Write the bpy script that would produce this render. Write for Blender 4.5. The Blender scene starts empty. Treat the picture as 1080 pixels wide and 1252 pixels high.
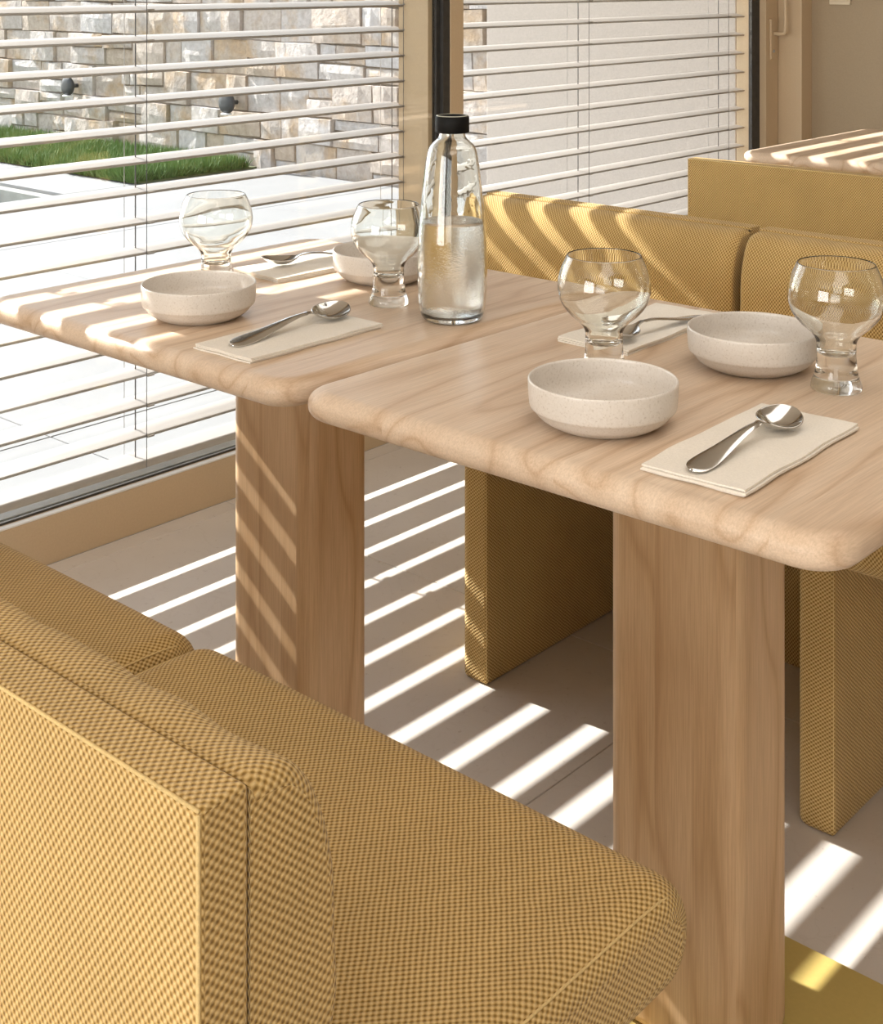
import bpy, bmesh, math, random
import numpy as np
from mathutils import Vector, Matrix, noise as mn

C = bpy.context.scene.collection
SC = bpy.context.scene
PI = math.pi

# ------------------------------------------------------------------ camera
F_PX, Y_HOR, CAM_H = 1710.0, -28.0, 1.21
TH = math.atan2(2063 - 540, F_PX)                # view azimuth, from +X towards +Y
cd = bpy.data.cameras.new('camera'); cam = bpy.data.objects.new('camera', cd); C.objects.link(cam)
cd.sensor_fit = 'HORIZONTAL'; cd.sensor_width = 36.0; cd.lens = 36.0 * F_PX / 1080
cd.shift_y = -(626 - Y_HOR) / 1080
cd.clip_start = 0.02
cam.location = (0, 0, CAM_H); cam.rotation_euler = (PI / 2, 0, TH - PI / 2)
SC.camera = cam

# ------------------------------------------------------------------ sky, sun, exposure
SC.view_settings.view_transform = 'Standard'; SC.view_settings.look = 'None'
SC.view_settings.gamma = 1.0; SC.view_settings.use_curve_mapping = False
SC.view_settings.exposure = 0.22
w = bpy.data.worlds.new('sky'); SC.world = w; w.use_nodes = True
wn = w.node_tree.nodes; wl = w.node_tree.links
sky = wn.new('ShaderNodeTexSky'); sky.sky_type = 'NISHITA'; sky.sun_disc = False
sky.sun_elevation = math.radians(33); sky.sun_rotation = math.radians(0); sky.dust_density = 0.15; sky.air_density = 1.2
hs = wn.new('ShaderNodeHueSaturation'); hs.inputs['Saturation'].default_value = 0.35
wl.new(sky.outputs[0], hs.inputs['Color']); wl.new(hs.outputs[0], wn['Background'].inputs[0])
wn['Background'].inputs[1].default_value = 0.42
SUN_D = Vector((0.079, -1.0, -0.645)).normalized()
sl = bpy.data.lights.new('sun', 'SUN'); sun = bpy.data.objects.new('sun', sl); C.objects.link(sun)
sl.energy = 13.5; sl.angle = math.radians(0.35); sl.color = (1.0, 0.98, 0.955)
sun.rotation_euler = SUN_D.to_track_quat('-Z', 'Y').to_euler(); sun.location = (1, 12, 8)
def area_fill(name, loc, sx, sy, power, col=(1.0, 0.97, 0.93)):  # area light added for fill, at the ceiling and the rear windows
    l = bpy.data.lights.new(name, 'AREA'); l.shape = 'RECTANGLE'; l.size = sx; l.size_y = sy
    l.energy = power; l.color = col
    o = bpy.data.objects.new(name, l); C.objects.link(o); o.location = loc
    return o
area_fill('ceiling_fill', (-0.9, -0.9, 2.58), 2.2, 1.6, 24)  # unseen ceiling lights, added to brighten the room
area_fill('ceiling_fill', (2.2, 0.4, 2.58), 3.0, 1.0, 15)

for yy, pw in ((-1.6, 14), (1.2, 96)):                      # added fill lights standing in for daylight at the windows behind the camera
    o = area_fill('window_fill', (-3.5, yy, 1.3), 2.1, 2.2, pw, (1.0, 0.98, 0.96)); o.rotation_euler = (0, -PI / 2, 0)

# ------------------------------------------------------------------ helpers
def mesh(name, vs, fs, mat, parent=None, uvs=None, smooth=True, loc=None):
    me = bpy.data.meshes.new(name)
    me.from_pydata([tuple(v) for v in vs], [], fs)
    if smooth: me.polygons.foreach_set('use_smooth', [True] * len(me.polygons))
    if uvs is not None:
        ul = me.uv_layers.new(name='UVMap')
        flat = [c for f in uvs for uv in f for c in uv]
        ul.data.foreach_set('uv', flat)
    me.materials.append(mat); me.update()
    o = bpy.data.objects.new(name, me); C.objects.link(o)
    if parent: o.parent = parent
    if loc: o.location = loc
    return o
def from_bm(name, bm, mat, parent=None, smooth=False, loc=None):
    me = bpy.data.meshes.new(name); bm.normal_update(); bm.to_mesh(me); bm.free()
    me.materials.append(mat)
    if smooth: me.polygons.foreach_set('use_smooth', [True] * len(me.polygons))
    o = bpy.data.objects.new(name, me); C.objects.link(o)
    if parent: o.parent = parent
    if loc: o.location = loc
    return o
def add_box(bm, a, b, bev=0.0, seg=2):
    r = bmesh.ops.create_cube(bm, size=1)
    vs = r['verts']
    for v in vs:
        v.co = Vector(((a[i] + b[i]) / 2 + v.co[i] * (b[i] - a[i]) for i in range(3)))
    if bev > 0:
        es = list({e for v in vs for e in v.link_edges})
        bmesh.ops.bevel(bm, geom=es, offset=bev, segments=seg, profile=0.5, affect='EDGES')
def box(name, a, b, mat, parent=None, bev=0.0, seg=2):
    bm = bmesh.new(); add_box(bm, a, b, bev, seg); return from_bm(name, bm, mat, parent)
def tag(o, label=None, cat=None, group=None, kind=None):
    if label: o['label'] = label
    if cat: o['category'] = cat
    if group: o['group'] = group
    if kind: o['kind'] = kind
    return o
def empty(name, loc=(0, 0, 0), rz=0.0):
    o = bpy.data.objects.new(name, None); C.objects.link(o); o.location = loc; o.rotation_euler = (0, 0, rz)
    o.empty_display_size = 0.05
    return o
def copy_tree(o, parent=None):
    c = o.copy(); C.objects.link(c); c.parent = parent
    for ch in list(o.children): copy_tree(ch, c)
    return c
def lathe(name, prof, mat, parent=None, n=72, loc=None):
    vs = []; fs = []
    for (r, z) in prof:
        for k in range(n):
            a = 2 * PI * k / n; vs.append((r * math.cos(a), r * math.sin(a), z))
    m = len(prof)
    for i in range(m - 1):
        for k in range(n):
            k2 = (k + 1) % n
            fs.append((i * n + k, i * n + k2, (i + 1) * n + k2, (i + 1) * n + k))
    if prof[0][0] < 1e-3: pass
    o = mesh(name, vs, fs, mat, parent, loc=loc)
    bm = bmesh.new(); bm.from_mesh(o.data)
    bmesh.ops.remove_doubles(bm, verts=bm.verts, dist=2e-5)
    bmesh.ops.recalc_face_normals(bm, faces=bm.faces)
    bm.to_mesh(o.data); bm.free()
    return o
def smooth_prof(pts, k=6, closed=False):
    """Catmull-Rom through pts"""
    out = []; n = len(pts)
    rng = range(n if closed else n - 1)
    for i in rng:
        p0 = pts[(i - 1) % n] if closed or i > 0 else pts[0]
        p1 = pts[i]; p2 = pts[(i + 1) % n]
        p3 = pts[(i + 2) % n] if closed or i + 2 < n else pts[-1]
        for j in range(k):
            t = j / k
            q = []
            for a in range(len(p1)):
                q.append(0.5 * (2 * p1[a] + (p2[a] - p0[a]) * t + (2 * p0[a] - 5 * p1[a] + 4 * p2[a] - p3[a]) * t * t
                         + (3 * p1[a] - p0[a] - 3 * p2[a] + p3[a]) * t ** 3))
            out.append(tuple(q))
    if not closed: out.append(tuple(pts[-1]))
    return out
def tube(name, pts, r, mat, parent=None, n=8, loc=None):
    vs = []; fs = []
    P = [Vector(p) for p in pts]
    R = r if isinstance(r, (list, tuple)) else [r] * len(P)
    up = None
    for i, p in enumerate(P):
        d = (P[min(i + 1, len(P) - 1)] - P[max(i - 1, 0)]).normalized()
        if up is None:
            up = Vector((0, 0, 1)) if abs(d.z) < .9 else Vector((1, 0, 0))
        s = d.cross(up).normalized(); up = s.cross(d).normalized()
        for k in range(n):
            a = 2 * PI * k / n
            vs.append(p + (s * math.cos(a) + up * math.sin(a)) * R[i])
    for i in range(len(P) - 1):
        for k in range(n):
            fs.append((i * n + k, i * n + (k + 1) % n, (i + 1) * n + (k + 1) % n, (i + 1) * n + k))
    fs.append(tuple(range(n))[::-1]); fs.append(tuple((len(P) - 1) * n + k for k in range(n)))
    return mesh(name, vs, fs, mat, parent, loc=loc)
def rrect(x0, x1, y0, y1, radii, seg=7, sub=0.05):
    """rounded rectangle, radii for corners (x0y0, x1y0, x1y1, x0y1), straight sides subdivided to fixed counts"""
    cs = [((x0, y0), PI, radii[0]), ((x1, y0), 1.5 * PI, radii[1]), ((x1, y1), 0, radii[2]), ((x0, y1), .5 * PI, radii[3])]
    pts = []
    sg = [(1, 1), (-1, 1), (-1, -1), (1, -1)]
    arcs = []
    for ((cx, cy), a0, r), (sx, sy) in zip(cs, sg):
        ox, oy = cx + sx * r, cy + sy * r
        arcs.append([(ox + r * math.cos(a0 + PI / 2 * j / seg), oy + r * math.sin(a0 + PI / 2 * j / seg)) for j in range(seg + 1)])
    for i in range(4):
        pts += arcs[i]
        a = arcs[i][-1]; b = arcs[(i + 1) % 4][0]
        nseg = sub[i % 2] if isinstance(sub, tuple) else 1
        for j in range(1, nseg):
            t = j / nseg; pts.append((a[0] + (b[0] - a[0]) * t, a[1] + (b[1] - a[1]) * t))
    return pts
def loft(name, prof_fn, d0, d1, er, ed, mat, parent, axis='Y', nr=6, mid=1, deform=None):
    """prof_fn(inset)->closed 2D points; extruded from d0 to d1 with both ends rounded
       (inset er over distance ed).  axis Y: 2D=(x,z); axis Z: 2D=(x,y)"""
    rings = []
    st = [(er * (1 - math.sin(PI / 2 * j / nr)), ed * (1 - math.cos(PI / 2 * j / nr))) for j in range(nr + 1)]
    for ins, off in st: rings.append((ins, d0 + off))
    for j in range(1, mid): rings.append((0.0, d0 + ed + (d1 - d0 - 2 * ed) * j / mid))
    for ins, off in reversed(st): rings.append((ins, d1 - off))
    base = prof_fn(0.0); n = len(base)
    arc = [0.0]
    for i in range(n):
        a = base[i]; b = base[(i + 1) % n]; arc.append(arc[-1] + math.hypot(a[0] - b[0], a[1] - b[1]))
    vs = []; P2 = []; vv = []
    t = 0.0; prev = None
    for ins, d in rings:
        pr = prof_fn(ins)
        if prev is not None: t += math.hypot(d - prev[1], ins - prev[0])
        prev = (ins, d); vv.append(t)
        for p in pr:
            P2.append(p)
            v = Vector((p[0], d, p[1])) if axis == 'Y' else Vector((p[0], p[1], d))
            if deform: v = deform(v)
            vs.append(v)
    fs = []; uvs = []
    m = len(rings)
    flip = (axis == 'Y')
    for i in range(m - 1):
        for k in range(n):
            k2 = (k + 1) % n
            f = [i * n + k, i * n + k2, (i + 1) * n + k2, (i + 1) * n + k]
            u = [(arc[k], vv[i]), (arc[k + 1], vv[i]), (arc[k + 1], vv[i + 1]), (arc[k], vv[i + 1])]
            if flip: f.reverse(); u.reverse()
            fs.append(f); uvs.append(u)
    c0 = list(range(n)); c1 = [(m - 1) * n + k for k in range(n)]
    if not flip: c0.reverse()
    else: c1.reverse()
    fs.append(c0); uvs.append([P2[k] for k in c0])
    fs.append(c1); uvs.append([P2[k] for k in c1])
    o = mesh(name, vs, fs, mat, parent, uvs)
    for p in o.data.polygons[-2:]: p.use_smooth = False
    md = o.modifiers.new('weighted_normals', 'WEIGHTED_NORMAL'); md.mode = 'FACE_AREA'; md.weight = 80
    return o

# ------------------------------------------------------------------ materials
def new_mat(name):
    m = bpy.data.materials.new(name); m.use_nodes = True
    nt = m.node_tree; return m, nt, nt.nodes['Principled BSDF']
def N(nt, t, **kw):
    n = nt.nodes.new(t)
    for k, v in kw.items():
        if k in ('operation', 'blend_type', 'data_type', 'noise_dimensions', 'feature', 'wave_type', 'distance', 'interpolation', 'mode'): setattr(n, k, v)
    return n
def math_n(nt, op, a, b=None, c=None):
    n = nt.nodes.new('ShaderNodeMath'); n.operation = op
    for i, v in enumerate((a, b, c)):
        if v is None: continue
        if isinstance(v, (int, float)): n.inputs[i].default_value = v
        else: nt.links.new(v, n.inputs[i])
    return n.outputs[0]
def ramp(nt, fac, stops):
    r = nt.nodes.new('ShaderNodeValToRGB'); nt.links.new(fac, r.inputs[0])
    e = r.color_ramp.elements
    while len(e) < len(stops): e.new(0.5)
    for i, (p, c) in enumerate(stops): e[i].position = p; e[i].color = (*c, 1)
    return r.outputs[0]
def noise_n(nt, vec, scale, detail=2.0, rough=0.5, dist=0.0):
    n = nt.nodes.new('ShaderNodeTexNoise'); n.inputs['Scale'].default_value = scale
    n.inputs['Detail'].default_value = detail; n.inputs['Roughness'].default_value = rough; n.inputs['Distortion'].default_value = dist
    if vec is not None: nt.links.new(vec, n.inputs['Vector'])
    return n.outputs[0]
def mapping(nt, vec, sc=(1, 1, 1), loc=(0, 0, 0)):
    n = nt.nodes.new('ShaderNodeMapping'); n.inputs['Scale'].default_value = sc; n.inputs['Location'].default_value = loc
    nt.links.new(vec, n.inputs[0]); return n.outputs[0]
def coord(nt, which='Object'):
    n = nt.nodes.new('ShaderNodeTexCoord'); return n.outputs[which]
def bump(nt, bsdf, h, strength, dist):
    b = nt.nodes.new('ShaderNodeBump'); b.inputs['Strength'].default_value = strength; b.inputs['Distance'].default_value = dist
    nt.links.new(h, b.inputs['Height']); nt.links.new(b.outputs[0], bsdf.inputs['Normal'])
def mixc(nt, fac, a, b, mode='MIX'):
    n = nt.nodes.new('ShaderNodeMix'); n.data_type = 'RGBA'; n.blend_type = mode
    for idx, v in ((0, fac), (6, a), (7, b)):
        if isinstance(v, (int, float)): n.inputs[idx].default_value = v
        elif isinstance(v, tuple): n.inputs[idx].default_value = (*v, 1)
        else: nt.links.new(v, n.inputs[idx])
    return n.outputs[2]
def simple(name, col, rough=0.5, metal=0.0, noise_sc=None, noise_amt=0.06, bmp=0.0, bdist=0.001):
    m, nt, b = new_mat(name)
    b.inputs['Base Color'].default_value = (*col, 1); b.inputs['Roughness'].default_value = rough; b.inputs['Metallic'].default_value = metal
    if noise_sc:
        nv = noise_n(nt, coord(nt), noise_sc, 4.0, 0.6)
        lo = tuple(max(0, c * (1 - noise_amt)) for c in col); hi = tuple(min(1, c * (1 + noise_amt)) for c in col)
        nt.links.new(ramp(nt, nv, [(0.3, lo), (0.7, hi)]), b.inputs['Base Color'])
        if bmp: bump(nt, b, nv, bmp, bdist)
    return m

def fabric_mat():
    m, nt, b = new_mat('mustard_woven_fabric')
    uv = coord(nt, 'UV')
    sep = nt.nodes.new('ShaderNodeSeparateXYZ'); 
    wob = noise_n(nt, uv, 45.0, 1.0)
    nt.links.new(uv, sep.inputs[0])
    p, q = 0.0070, 0.0058
    wv = math_n(nt, 'MULTIPLY', math_n(nt, 'SUBTRACT', wob, 0.5), 0.0016)
    u = math_n(nt, 'MULTIPLY', math_n(nt, 'ADD', sep.outputs[0], wv), 2 * PI / p)
    v = math_n(nt, 'MULTIPLY', math_n(nt, 'ADD', sep.outputs[1], wv), 2 * PI / q)
    h = math_n(nt, 'ADD', math_n(nt, 'MULTIPLY', math_n(nt, 'MULTIPLY', math_n(nt, 'COSINE', u), math_n(nt, 'COSINE', v)), 0.5), 0.5)
    col = ramp(nt, h, [(0.0, (0.22, 0.12, 0.03)), (0.3, (0.42, 0.255, 0.08)), (0.62, (0.67, 0.45, 0.18)), (1.0, (0.78, 0.57, 0.275))])
    big = noise_n(nt, uv, 9.0, 3.0)
    col2 = mixc(nt, 1.0, col, ramp(nt, big, [(0.3, (0.90, 0.90, 0.90)), (0.7, (1.0, 1.0, 1.0))]), 'MULTIPLY')
    fib = noise_n(nt, uv, 900.0, 2.0)
    col3 = mixc(nt, 1.0, col2, ramp(nt, fib, [(0.25, (0.82, 0.82, 0.82)), (0.75, (1, 1, 1))]), 'MULTIPLY')
    nt.links.new(col3, b.inputs['Base Color'])
    b.inputs['Roughness'].default_value = 0.92
    b.inputs['Specular IOR Level'].default_value = 0.15
    b.inputs['Sheen Weight'].default_value = 0.12; b.inputs['Sheen Roughness'].default_value = 0.4
    hh = math_n(nt, 'ADD', h, math_n(nt, 'MULTIPLY', fib, 0.25))
    bump(nt, b, hh, 0.75, 0.0016)
    return m

def wood_mat(name, grain_axis, light, mid, dark, plank=0.11, rough=0.42, K=9.0):
    m, nt, b = new_mat(name)
    oc = coord(nt)
    sep = nt.nodes.new('ShaderNodeSeparateXYZ'); nt.links.new(oc, sep.inputs[0])
    ia = 'XYZ'.index(grain_axis)
    acr = sep.outputs[1] if ia != 1 else sep.outputs[0]
    g = sep.outputs[ia]; other = sep.outputs[3 - ia - (1 if ia != 1 else 0)]
    pl = math_n(nt, 'FLOOR', math_n(nt, 'DIVIDE', math_n(nt, 'ADD', acr, 3.03), plank))
    wn_ = nt.nodes.new('ShaderNodeTexWhiteNoise'); wn_.noise_dimensions = '1D'; nt.links.new(pl, wn_.inputs['W'])
    rnd = wn_.outputs['Value']
    comb = nt.nodes.new('ShaderNodeCombineXYZ')
    nt.links.new(math_n(nt, 'ADD', math_n(nt, 'MULTIPLY', g, 1.3), math_n(nt, 'MULTIPLY', rnd, 31.0)), comb.inputs[0])
    nt.links.new(math_n(nt, 'MULTIPLY', acr, 10.0), comb.inputs[1])
    nt.links.new(math_n(nt, 'MULTIPLY', other, 10.0), comb.inputs[2])
    n1 = noise_n(nt, comb.outputs[0], 1.0, 1.2, 0.4)
    cont = math_n(nt, 'PINGPONG', math_n(nt, 'MULTIPLY', n1, K), 0.5)
    cont = math_n(nt, 'MULTIPLY', cont, 2.0)
    comb2 = nt.nodes.new('ShaderNodeCombineXYZ')
    nt.links.new(math_n(nt, 'MULTIPLY', g, 14.0), comb2.inputs[0])
    nt.links.new(math_n(nt, 'MULTIPLY', acr, 560.0), comb2.inputs[1])
    nt.links.new(math_n(nt, 'MULTIPLY', other, 560.0), comb2.inputs[2])
    fib = noise_n(nt, comb2.outputs[0], 1.0, 3.0, 0.6)
    c1 = ramp(nt, cont, [(0.0, dark), (0.22, mid), (0.75, light), (1.0, light)])
    c1 = mixc(nt, 0.25, c1, mid)
    c2 = mixc(nt, 1.0, c1, ramp(nt, fib, [(0.3, (0.82, 0.80, 0.77)), (0.65, (1, 1, 1))]), 'MULTIPLY')
    c3 = mixc(nt, 1.0, c2, ramp(nt, rnd, [(0.0, (0.90, 0.88, 0.86)), (1.0, (1.0, 1.0, 1.0))]), 'MULTIPLY')
    nt.links.new(c3, b.inputs['Base Color'])
    b.inputs['Roughness'].default_value = rough
    b.inputs['Specular IOR Level'].default_value = 0.4
    bump(nt, b, fib, 0.12, 0.0004)
    return m

def stone_mat():
    m, nt, b = new_mat('rough_stone')
    oc = coord(nt); 
    oi = nt.nodes.new('ShaderNodeObjectInfo')
    add = nt.nodes.new('ShaderNodeVectorMath'); add.operation = 'ADD'
    nt.links.new(oc, add.inputs[0])
    sc = nt.nodes.new('ShaderNodeCombineXYZ'); nt.links.new(math_n(nt, 'MULTIPLY', oi.outputs['Random'], 50.0), sc.inputs[0])
    nt.links.new(sc.outputs[0], add.inputs[1])
    v = add.outputs[0]
    base = ramp(nt, oi.outputs['Random'], [(0.0, (0.48, 0.41, 0.355)), (0.3, (0.55, 0.50, 0.46)), (0.55, (0.57, 0.545, 0.535)), (0.8, (0.54, 0.46, 0.395)), (1.0, (0.48, 0.39, 0.305))])
    och = ramp(nt, noise_n(nt, v, 3.2, 5.0, 0.6, 0.4), [(0.50, (0, 0, 0)), (0.66, (1, 1, 1))])
    c = mixc(nt, math_n(nt, 'MULTIPLY', och, 0.65), base, (0.50, 0.32, 0.15))
    gr = noise_n(nt, v, 22.0, 6.0, 0.7)
    c = mixc(nt, 1.0, c, ramp(nt, gr, [(0.3, (0.72, 0.70, 0.68)), (0.6, (1, 1, 1))]), 'MULTIPLY')
    nt.links.new(c, b.inputs['Base Color']); b.inputs['Roughness'].default_value = 0.95
    bump(nt, b, noise_n(nt, v, 14.0, 6.0, 0.65), 0.8, 0.02)
    return m
def floor_mat(name, c0, c1, c2, rough=0.45):
    m, nt, b = new_mat(name)
    oc = coord(nt)
    n1 = noise_n(nt, oc, 2.3, 5.0, 0.6, 0.3)
    c = ramp(nt, n1, [(0.3, c0), (0.7, c1)])
    sp = noise_n(nt, oc, 60.0, 4.0, 0.7)
    c = mixc(nt, ramp(nt, sp, [(0.62, (0, 0, 0)), (0.74, (0.55, 0.55, 0.55))]), c, c2)
    vein = noise_n(nt, oc, 5.0, 3.0, 0.5, 2.5)
    vn = ramp(nt, vein, [(0.490, (0, 0, 0)), (0.5, (0.10, 0.10, 0.10)), (0.510, (0, 0, 0))])
    c = mixc(nt, vn, c, c2)
    nt.links.new(c, b.inputs['Base Color']); b.inputs['Roughness'].default_value = rough
    bump(nt, b, sp, 0.1, 0.0006)
    return m
def glass_mat(name, tint=(1, 1, 1), rough=0.0, ior=1.5, wav=0.0, wsc=60, wdist=0.001):
    m, nt, b = new_mat(name)
    b.inputs['Base Color'].default_value = (*tint, 1); b.inputs['Roughness'].default_value = rough
    b.inputs['Transmission Weight'].default_value = 1.0; b.inputs['IOR'].default_value = ior
    if wav: bump(nt, b, noise_n(nt, coord(nt), wsc, 2.0, 0.5), wav, wdist)
    return m
def pane_mat():
    m = bpy.data.materials.new('window_glass'); m.use_nodes = True; nt = m.node_tree
    nt.nodes.remove(nt.nodes['Principled BSDF'])
    out = nt.nodes['Material Output']
    t = nt.nodes.new('ShaderNodeBsdfTransparent'); t.inputs[0].default_value = (0.97, 0.98, 0.975, 1)
    g = nt.nodes.new('ShaderNodeBsdfGlossy'); g.inputs['Roughness'].default_value = 0.0
    lw = nt.nodes.new('ShaderNodeLayerWeight'); lw.inputs[0].default_value = 0.5
    fz = math_n(nt, 'ADD', math_n(nt, 'MULTIPLY', math_n(nt, 'POWER', lw.outputs['Facing'], 5.0), 0.93), 0.045)
    mx = nt.nodes.new('ShaderNodeMixShader')
    nt.links.new(fz, mx.inputs[0]); nt.links.new(t.outputs[0], mx.inputs[1]); nt.links.new(g.outputs[0], mx.inputs[2])
    nt.links.new(mx.outputs[0], out.inputs[0])
    return m

M = {}
M['fabric'] = fabric_mat()
M['piping'] = simple('fabric_piping', (0.62, 0.44, 0.19), 0.9, noise_sc=400, noise_amt=0.15)
M['top_wood'] = wood_mat('pale_ash_tabletop', 'X', (0.78, 0.62, 0.475), (0.72, 0.545, 0.395), (0.58, 0.40, 0.26), 0.115, K=6.5)
M['leg_wood'] = wood_mat('oiled_wood_pedestal', 'Z', (0.68, 0.465, 0.275), (0.62, 0.405, 0.225), (0.49, 0.30, 0.145), 0.05, K=7.0)
M['frame'] = simple('beige_powder_coat', (0.52, 0.39, 0.25), 0.5, noise_sc=220, noise_amt=0.04)
M['gasket'] = simple('black_gasket', (0.03, 0.028, 0.026), 0.5, noise_sc=40, noise_amt=0.3)
M['slat'] = simple('painted_aluminium_slat', (0.335, 0.30, 0.268), 0.5, noise_sc=20, noise_amt=0.02)
M['cord'] = simple('grey_cord', (0.10, 0.10, 0.105), 0.5, noise_sc=90, noise_amt=0.2)
M['cord_light'] = simple('pale_cord', (0.42, 0.41, 0.40), 0.6, noise_sc=90, noise_amt=0.2)
M['alu'] = simple('aluminium_threshold', (0.36, 0.37, 0.37), 0.35, 0.6, noise_sc=30, noise_amt=0.05)
M['alu_white'] = simple('white_threshold', (0.74, 0.73, 0.71), 0.4, noise_sc=30, noise_amt=0.04)  # also colours the painted sunlit line on the sills
M['wall'] = simple('beige_wall_paint', (0.34, 0.26, 0.17), 0.85, noise_sc=180, noise_amt=0.05, bmp=0.2, bdist=0.0006)
M['room'] = simple('room_paint', (0.50, 0.43, 0.34), 0.9, noise_sc=60, noise_amt=0.03)
M['ceiling'] = simple('ceiling_paint', (0.80, 0.74, 0.65), 0.9, noise_sc=60, noise_amt=0.02)
M['plaster'] = simple('outdoor_render', (0.50, 0.445, 0.40), 0.95, noise_sc=120, noise_amt=0.06, bmp=0.4, bdist=0.002)
M['tile'] = floor_mat('limestone_floor', (0.59, 0.535, 0.48), (0.66, 0.60, 0.54), (0.34, 0.25, 0.18), 0.42)
M['grout'] = simple('grout', (0.60, 0.54, 0.47), 0.9, noise_sc=200, noise_amt=0.05)
M['paving'] = floor_mat('pale_paving', (0.215, 0.216, 0.218), (0.245, 0.246, 0.248), (0.185, 0.186, 0.186), 0.8)
M['ground'] = simple('bare_ground', (0.40, 0.39, 0.36), 0.95, noise_sc=4, noise_amt=0.1)
M['stone'] = stone_mat()
M['mortar'] = simple('mortar', (0.30, 0.25, 0.20), 0.95, noise_sc=40, noise_amt=0.15, bmp=0.5, bdist=0.01)
M['lamp_black'] = simple('lamp_graphite', (0.035, 0.038, 0.042), 0.5, noise_sc=50, noise_amt=0.1)
M['soil'] = simple('soil', (0.10, 0.12, 0.05), 0.95, noise_sc=20, noise_amt=0.3)
def grass_mat():
    m, nt, b = new_mat('grass_blade')
    c = ramp(nt, noise_n(nt, coord(nt), 5.0, 4.0, 0.7), [(0.3, (0.075, 0.155, 0.032)), (0.55, (0.135, 0.225, 0.055)), (0.75, (0.23, 0.28, 0.10))])
    nt.links.new(c, b.inputs['Base Color']); b.inputs['Roughness'].default_value = 0.7
    return m
M['grass'] = grass_mat()
M['yellow'] = simple('mustard_lacquer', (0.50, 0.37, 0.12), 0.32, noise_sc=140, noise_amt=0.03)
def ceramic():
    m, nt, b = new_mat('speckled_stoneware')
    sp = noise_n(nt, coord(nt), 420.0, 3.0, 0.7)
    c = ramp(nt, sp, [(0.30, (0.50, 0.43, 0.36)), (0.42, (0.66, 0.60, 0.535)), (0.7, (0.70, 0.645, 0.585))])
    nt.links.new(c, b.inputs['Base Color']); b.inputs['Roughness'].default_value = 0.38
    b.inputs['Coat Weight'].default_value = 0.25; b.inputs['Coat Roughness'].default_value = 0.12
    bump(nt, b, sp, 0.08, 0.0004)
    return m
M['ceramic'] = ceramic()
M['glass'] = glass_mat('drinking_glass', (0.978, 0.99, 0.965), 0.0, 1.48)
M['bottle'] = glass_mat('carafe_glass', (0.97, 0.985, 0.965), 0.0, 1.48, wav=0.06, wsc=45, wdist=0.003)
M['water'] = glass_mat('water_with_mist', (1, 1, 1), 0.02, 1.33, wav=0.55, wsc=420, wdist=0.0012)
M['cap'] = simple('black_cap', (0.006, 0.0055, 0.005), 0.6, noise_sc=80, noise_amt=0.2)
M['cap'].node_tree.nodes['Principled BSDF'].inputs['Specular IOR Level'].default_value = 0.15
M['cap_top'] = simple('cap_top_rim', (0.45, 0.44, 0.36), 0.35, noise_sc=80, noise_amt=0.1)
M['steel'] = simple('polished_steel', (0.62, 0.60, 0.57), 0.12, 1.0, noise_sc=30, noise_amt=0.03)
M['napkin'] = simple('paper_napkin', (0.80, 0.74, 0.65), 0.95, noise_sc=500, noise_amt=0.06, bmp=0.25, bdist=0.0006)
M['switch'] = simple('switch_plastic', (0.60, 0.50, 0.36), 0.5, noise_sc=80, noise_amt=0.02)
M['pane'] = pane_mat()
M['pool_water'] = glass_mat('pool_water', (0.75, 0.88, 0.86), 0.02, 1.33, wav=0.6, wsc=9, wdist=0.02)
M['pool_shell'] = simple('pool_shell', (0.26, 0.26, 0.24), 0.8, noise_sc=8, noise_amt=0.15)
M['opal'] = simple('opal_diffuser', (0.85, 0.85, 0.85), 0.4, noise_sc=50, noise_amt=0.02)

# ------------------------------------------------------------------ room shell
GY = 2.57                       # glass plane of the window wall
XR = 4.832                      # end wall
X0, Y0 = -3.6, -3.2
CEIL = 2.6
def struct(o): o['kind'] = 'structure'; return o
fl = struct(box('floor', (X0, Y0, -0.12), (XR, 2.52, -0.0022), M['grout']))
tx = [2.08 + 1.2 * k for k in range(-5, 4)]; ty = [1.267 + 1.2 * k for k in range(-4, 3)]
xs = [X0] + [t for t in tx if X0 < t < XR] + [XR]; ys = [Y0] + [t for t in ty if Y0 < t < 2.52] + [2.52]
for i in range(len(xs) - 1):
    for j in range(len(ys) - 1):
        g = 0.0012
        box('tile', (xs[i] + g, ys[j] + g, -0.006), (xs[i + 1] - g, ys[j + 1] - g, 0.0), M['tile'], fl, bev=0.0008, seg=1)
struct(box('ceiling', (X0, Y0, CEIL), (XR, 2.66, CEIL + 0.15), M['ceiling']))
struct(box('wall_end', (XR, Y0, 0), (XR + 0.18, 2.69, CEIL), M['wall']))
struct(box('wall_right', (X0, Y0 - 0.15, 0), (XR, Y0, CEIL), M['room']))
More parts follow.
